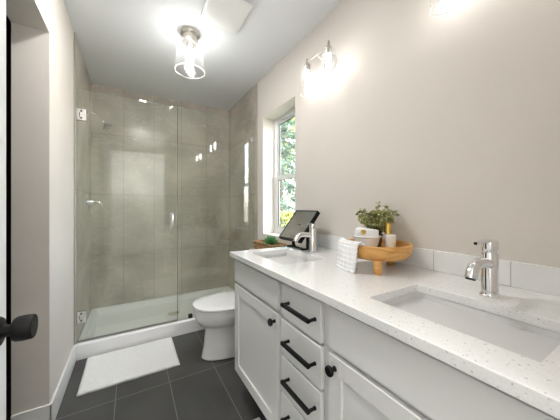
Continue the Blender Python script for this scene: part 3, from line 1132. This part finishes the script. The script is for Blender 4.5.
bmesh.ops.recalc_face_normals(lf, faces=lf.faces[:])
obj('leaves', lf, M_euca, pl, smooth=False)

# waffle towel hanging over the tray rim
def towel():
    # section: inside the tray -> over the rim -> down onto the counter ; width tangential
    c = Vector((TX, TYY, 0))
    out = Vector((-.97, .24, 0)).normalized()
    tan = Vector((-out.y, out.x, 0)) * -1
    prof = [(.098, .960), (.106, .964), (.124, .975), (.139, .996), (.149, 1.001), (.158, .996), (.163, .98), (.165, .955), (.166, .93), (.168, .905), (.171, .885), (.176, .8795)]
    # resample
    pts = []
    for (a, b) in zip(prof, prof[1:]):
        for k in range(5):
            f = k / 5
            pts.append((a[0] + (b[0] - a[0]) * f, a[1] + (b[1] - a[1]) * f))
    pts.append(prof[-1])
    bm = new()
    W_ = .158
    nw = 40
    rows = []
    for i, (r, z) in enumerate(pts):
        row = []
        for k in range(nw + 1):
            w = (k / nw - .5) * W_ * (1 - .10 * i / len(pts))
            # follow the round rim
            drop = (math.sqrt(max(0, r * r - (w * .9) ** 2)) - r) * .85
            p = c + out * (r + drop * (1 if r < .17 else 1)) + tan * w + Vector((0, 0, z))
            fold = .0022 * math.sin(k * PI / 4) + .0016 * math.sin(i * 1.5)
            p += out * fold * (1 if i > 18 else 0) + Vector((0, 0, fold * (0 if i > 18 else 1)))
            row.append(bm.verts.new(p))
        rows.append(row)
    for a, b in zip(rows, rows[1:]):
        for k in range(nw):
            bm.faces.new((a[k], a[k + 1], b[k + 1], b[k]))
    o = obj('waffle_towel', bm, M_waffle, smooth=True, solid=.007)
    tag(o, 'folded white waffle towel draped over the left rim of the wooden tray', 'towel')
towel()

# ------------------------------------------------------------------ vanity lights
def sconce(yc, half, label):
    sx_, zb = 1.013, 2.118
    t = thing('vanity_light', label, 'wall lamp', (XR, yc, 2.10), 'two-light vanity wall lamps')
    bm = new(); lathe(bm, [(0, XR - .0005), (.055, XR - .0005), (.055, XR - .012), (.048, XR - .020), (0, XR - .020)], (0, yc, 2.09), 36, 'X', False)
    obj('backplate', bm, M_nickel, t, smooth=True)
    bm = new(); tube(bm, [(XR - .018, yc, 2.09), (XR - .07, yc, 2.095), (sx_ + .012, yc, 2.105), (sx_, yc, zb)], .0065, 12)
    obj('arm', bm, M_nickel, t, smooth=True)
    bm = new(); tube(bm, [(sx_, yc - half - .004, zb), (sx_, yc + half + .004, zb)], .006, 12)
    obj('crossbar', bm, M_nickel, t, smooth=True)
    for s in (-1, 1):
        y = yc + s * half
        bm = new(); lathe(bm, [(0, 2.142), (.006, 2.142), (.0075, 2.135), (.0075, 2.112), (.012, 2.106), (.021, 2.100), (.023, 2.085), (.021, 2.060), (0, 2.060)], (sx_, y, 0), 24, 'Z', False)
        so = obj('socket', bm, M_nickel, t, smooth=True)
        bm = new(); lathe(bm, [(.0225, 2.098), (.034, 2.094), (.0425, 2.080), (.045, 2.060), (.045, 1.912), (.043, 1.906)], (sx_, y, 0), 40, 'Z', False)
        gs = obj('glass_shade', bm, M_shade, t, smooth=True)
        bm = new()
        lathe(bm, [(.0430, 1.904), (.0458, 1.904), (.0458, 1.909), (.0430, 1.909), (.0430, 1.904)], (sx_, y, 0), 40, 'Z', False)
        obj('shade_rim', bm, M_rim, gs, smooth=True)
        bm = new(); lathe(bm, [(0, 2.060), (.010, 2.058), (.0135, 2.040), (.0135, 1.985), (.010, 1.965), (0, 1.958)], (sx_, y, 0), 20, 'Z', False)
        obj('bulb', bm, M_bulb, t, smooth=True)
sconce(1.237, .106, 'two-light nickel wall lamp with clear glass shades above the far sink')
sconce(.375, .115, 'nickel wall lamp whose glass shade just enters at the top edge, above near sink')

# ------------------------------------------------------------------ ceiling light
lx, ly = .376, 1.93
cl = thing('ceiling_light', 'flush ceiling lamp with nickel base and clear seeded glass shade', 'ceiling lamp', (lx, ly, H))
bm = new(); lathe(bm, [(0, H - .0005), (.070, H - .0005), (.070, H - .012), (.064, H - .022), (.052, H - .026), (.052, H - .050), (.058, H - .056), (.058, H - .068), (.048, H - .082), (0, H - .082)], (lx, ly, 0), 48, 'Z', False)
obj('canopy', bm, M_nickel, cl, smooth=True)
bm = new(); lathe(bm, [(0, H - .082), (.022, H - .082), (.022, H - .125), (0, H - .125)], (lx, ly, 0), 28, 'Z', False)
obj('socket', bm, M_nickel, cl, smooth=True)
bm = new(); lathe(bm, [(.050, H - .078), (.070, H - .080), (.086, H - .092), (.091, H - .115), (.098, H - .20), (.104, H - .283)], (lx, ly, 0), 56, 'Z', False)
gs = obj('glass_shade', bm, M_shade, cl, smooth=True)
bm = new(); lathe(bm, [(.1025, H - .287), (.1055, H - .287), (.1055, H - .282), (.1025, H - .282), (.1025, H - .287)], (lx, ly, 0), 56, 'Z', False)
obj('shade_rim', bm, M_rim, gs, smooth=True)
bm = new(); lathe(bm, [(0, H - .125), (.012, H - .127), (.016, H - .145), (.022, H - .175), (.022, H - .195), (.014, H - .212), (0, H - .216)], (lx, ly, 0), 24, 'Z', False)
obj('bulb', bm, M_bulb2, cl, smooth=True)

# downlight added to the ceiling, out of view, to even out the room light
dl = thing('added_downlight', 'small round fill downlight added in the ceiling in front of the vanity, out of view', 'ceiling lamp', (.12, 1.45, H))
bm = new(); lathe(bm, [(.085, H - .0005), (.105, H - .0005), (.105, H - .006), (.085, H - .008), (.085, H - .0005)], (.12, 1.45, 0), 48, 'Z', False)
obj('trim_ring', bm, M_white, dl, smooth=True)
bm = new(); lathe(bm, [(0, H - .0005), (.084, H - .0005), (.084, H - .004), (0, H - .004)], (.12, 1.45, 0), 48, 'Z', False)
obj('fill_light_lens', bm, M_down, dl)

# exhaust fan cover
fan = thing('exhaust_fan', 'square white exhaust fan cover on the ceiling near top edge', 'exhaust fan', (.530, 1.59, H))
bm = new(); loft(bm, [rrect(.530, 1.585, .125, .142, .02, H - .028), rrect(.530, 1.585, .133, .150, .02, H - .024), rrect(.530, 1.585, .133, .150, .02, H - .017)])
obj('fan_cover', bm, M_white, fan, smooth=True)
bm = new(); box(bm, .430, .630, 1.475, 1.68, H - .017, H - .0005)
obj('fan_housing', bm, M_dk, fan)  # near-black colour stands in for the shade in the gap above the cover

# fill lamp added on the hallway ceiling behind the camera
hl = thing('hall_fill_lamp', 'round fill lamp added in the unseen hallway behind the doorway', 'ceiling lamp', (.2, -1.2, H))
bm = new(); lathe(bm, [(0, H - .0005), (.19, H - .0005), (.19, H - .03), (.18, H - .035), (0, H - .035)], (.2, -1.2, 0), 40, 'Z', False)
obj('lamp_base', bm, M_nickel, hl, smooth=True)
bm = new(); lathe(bm, [(0, H - .0352), (.175, H - .0352), (.165, H - .06), (.12, H - .08), (0, H - .09)], (.2, -1.2, 0), 40, 'Z', False)
obj('lamp_diffuser', bm, M_hlamp, hl, smooth=True)
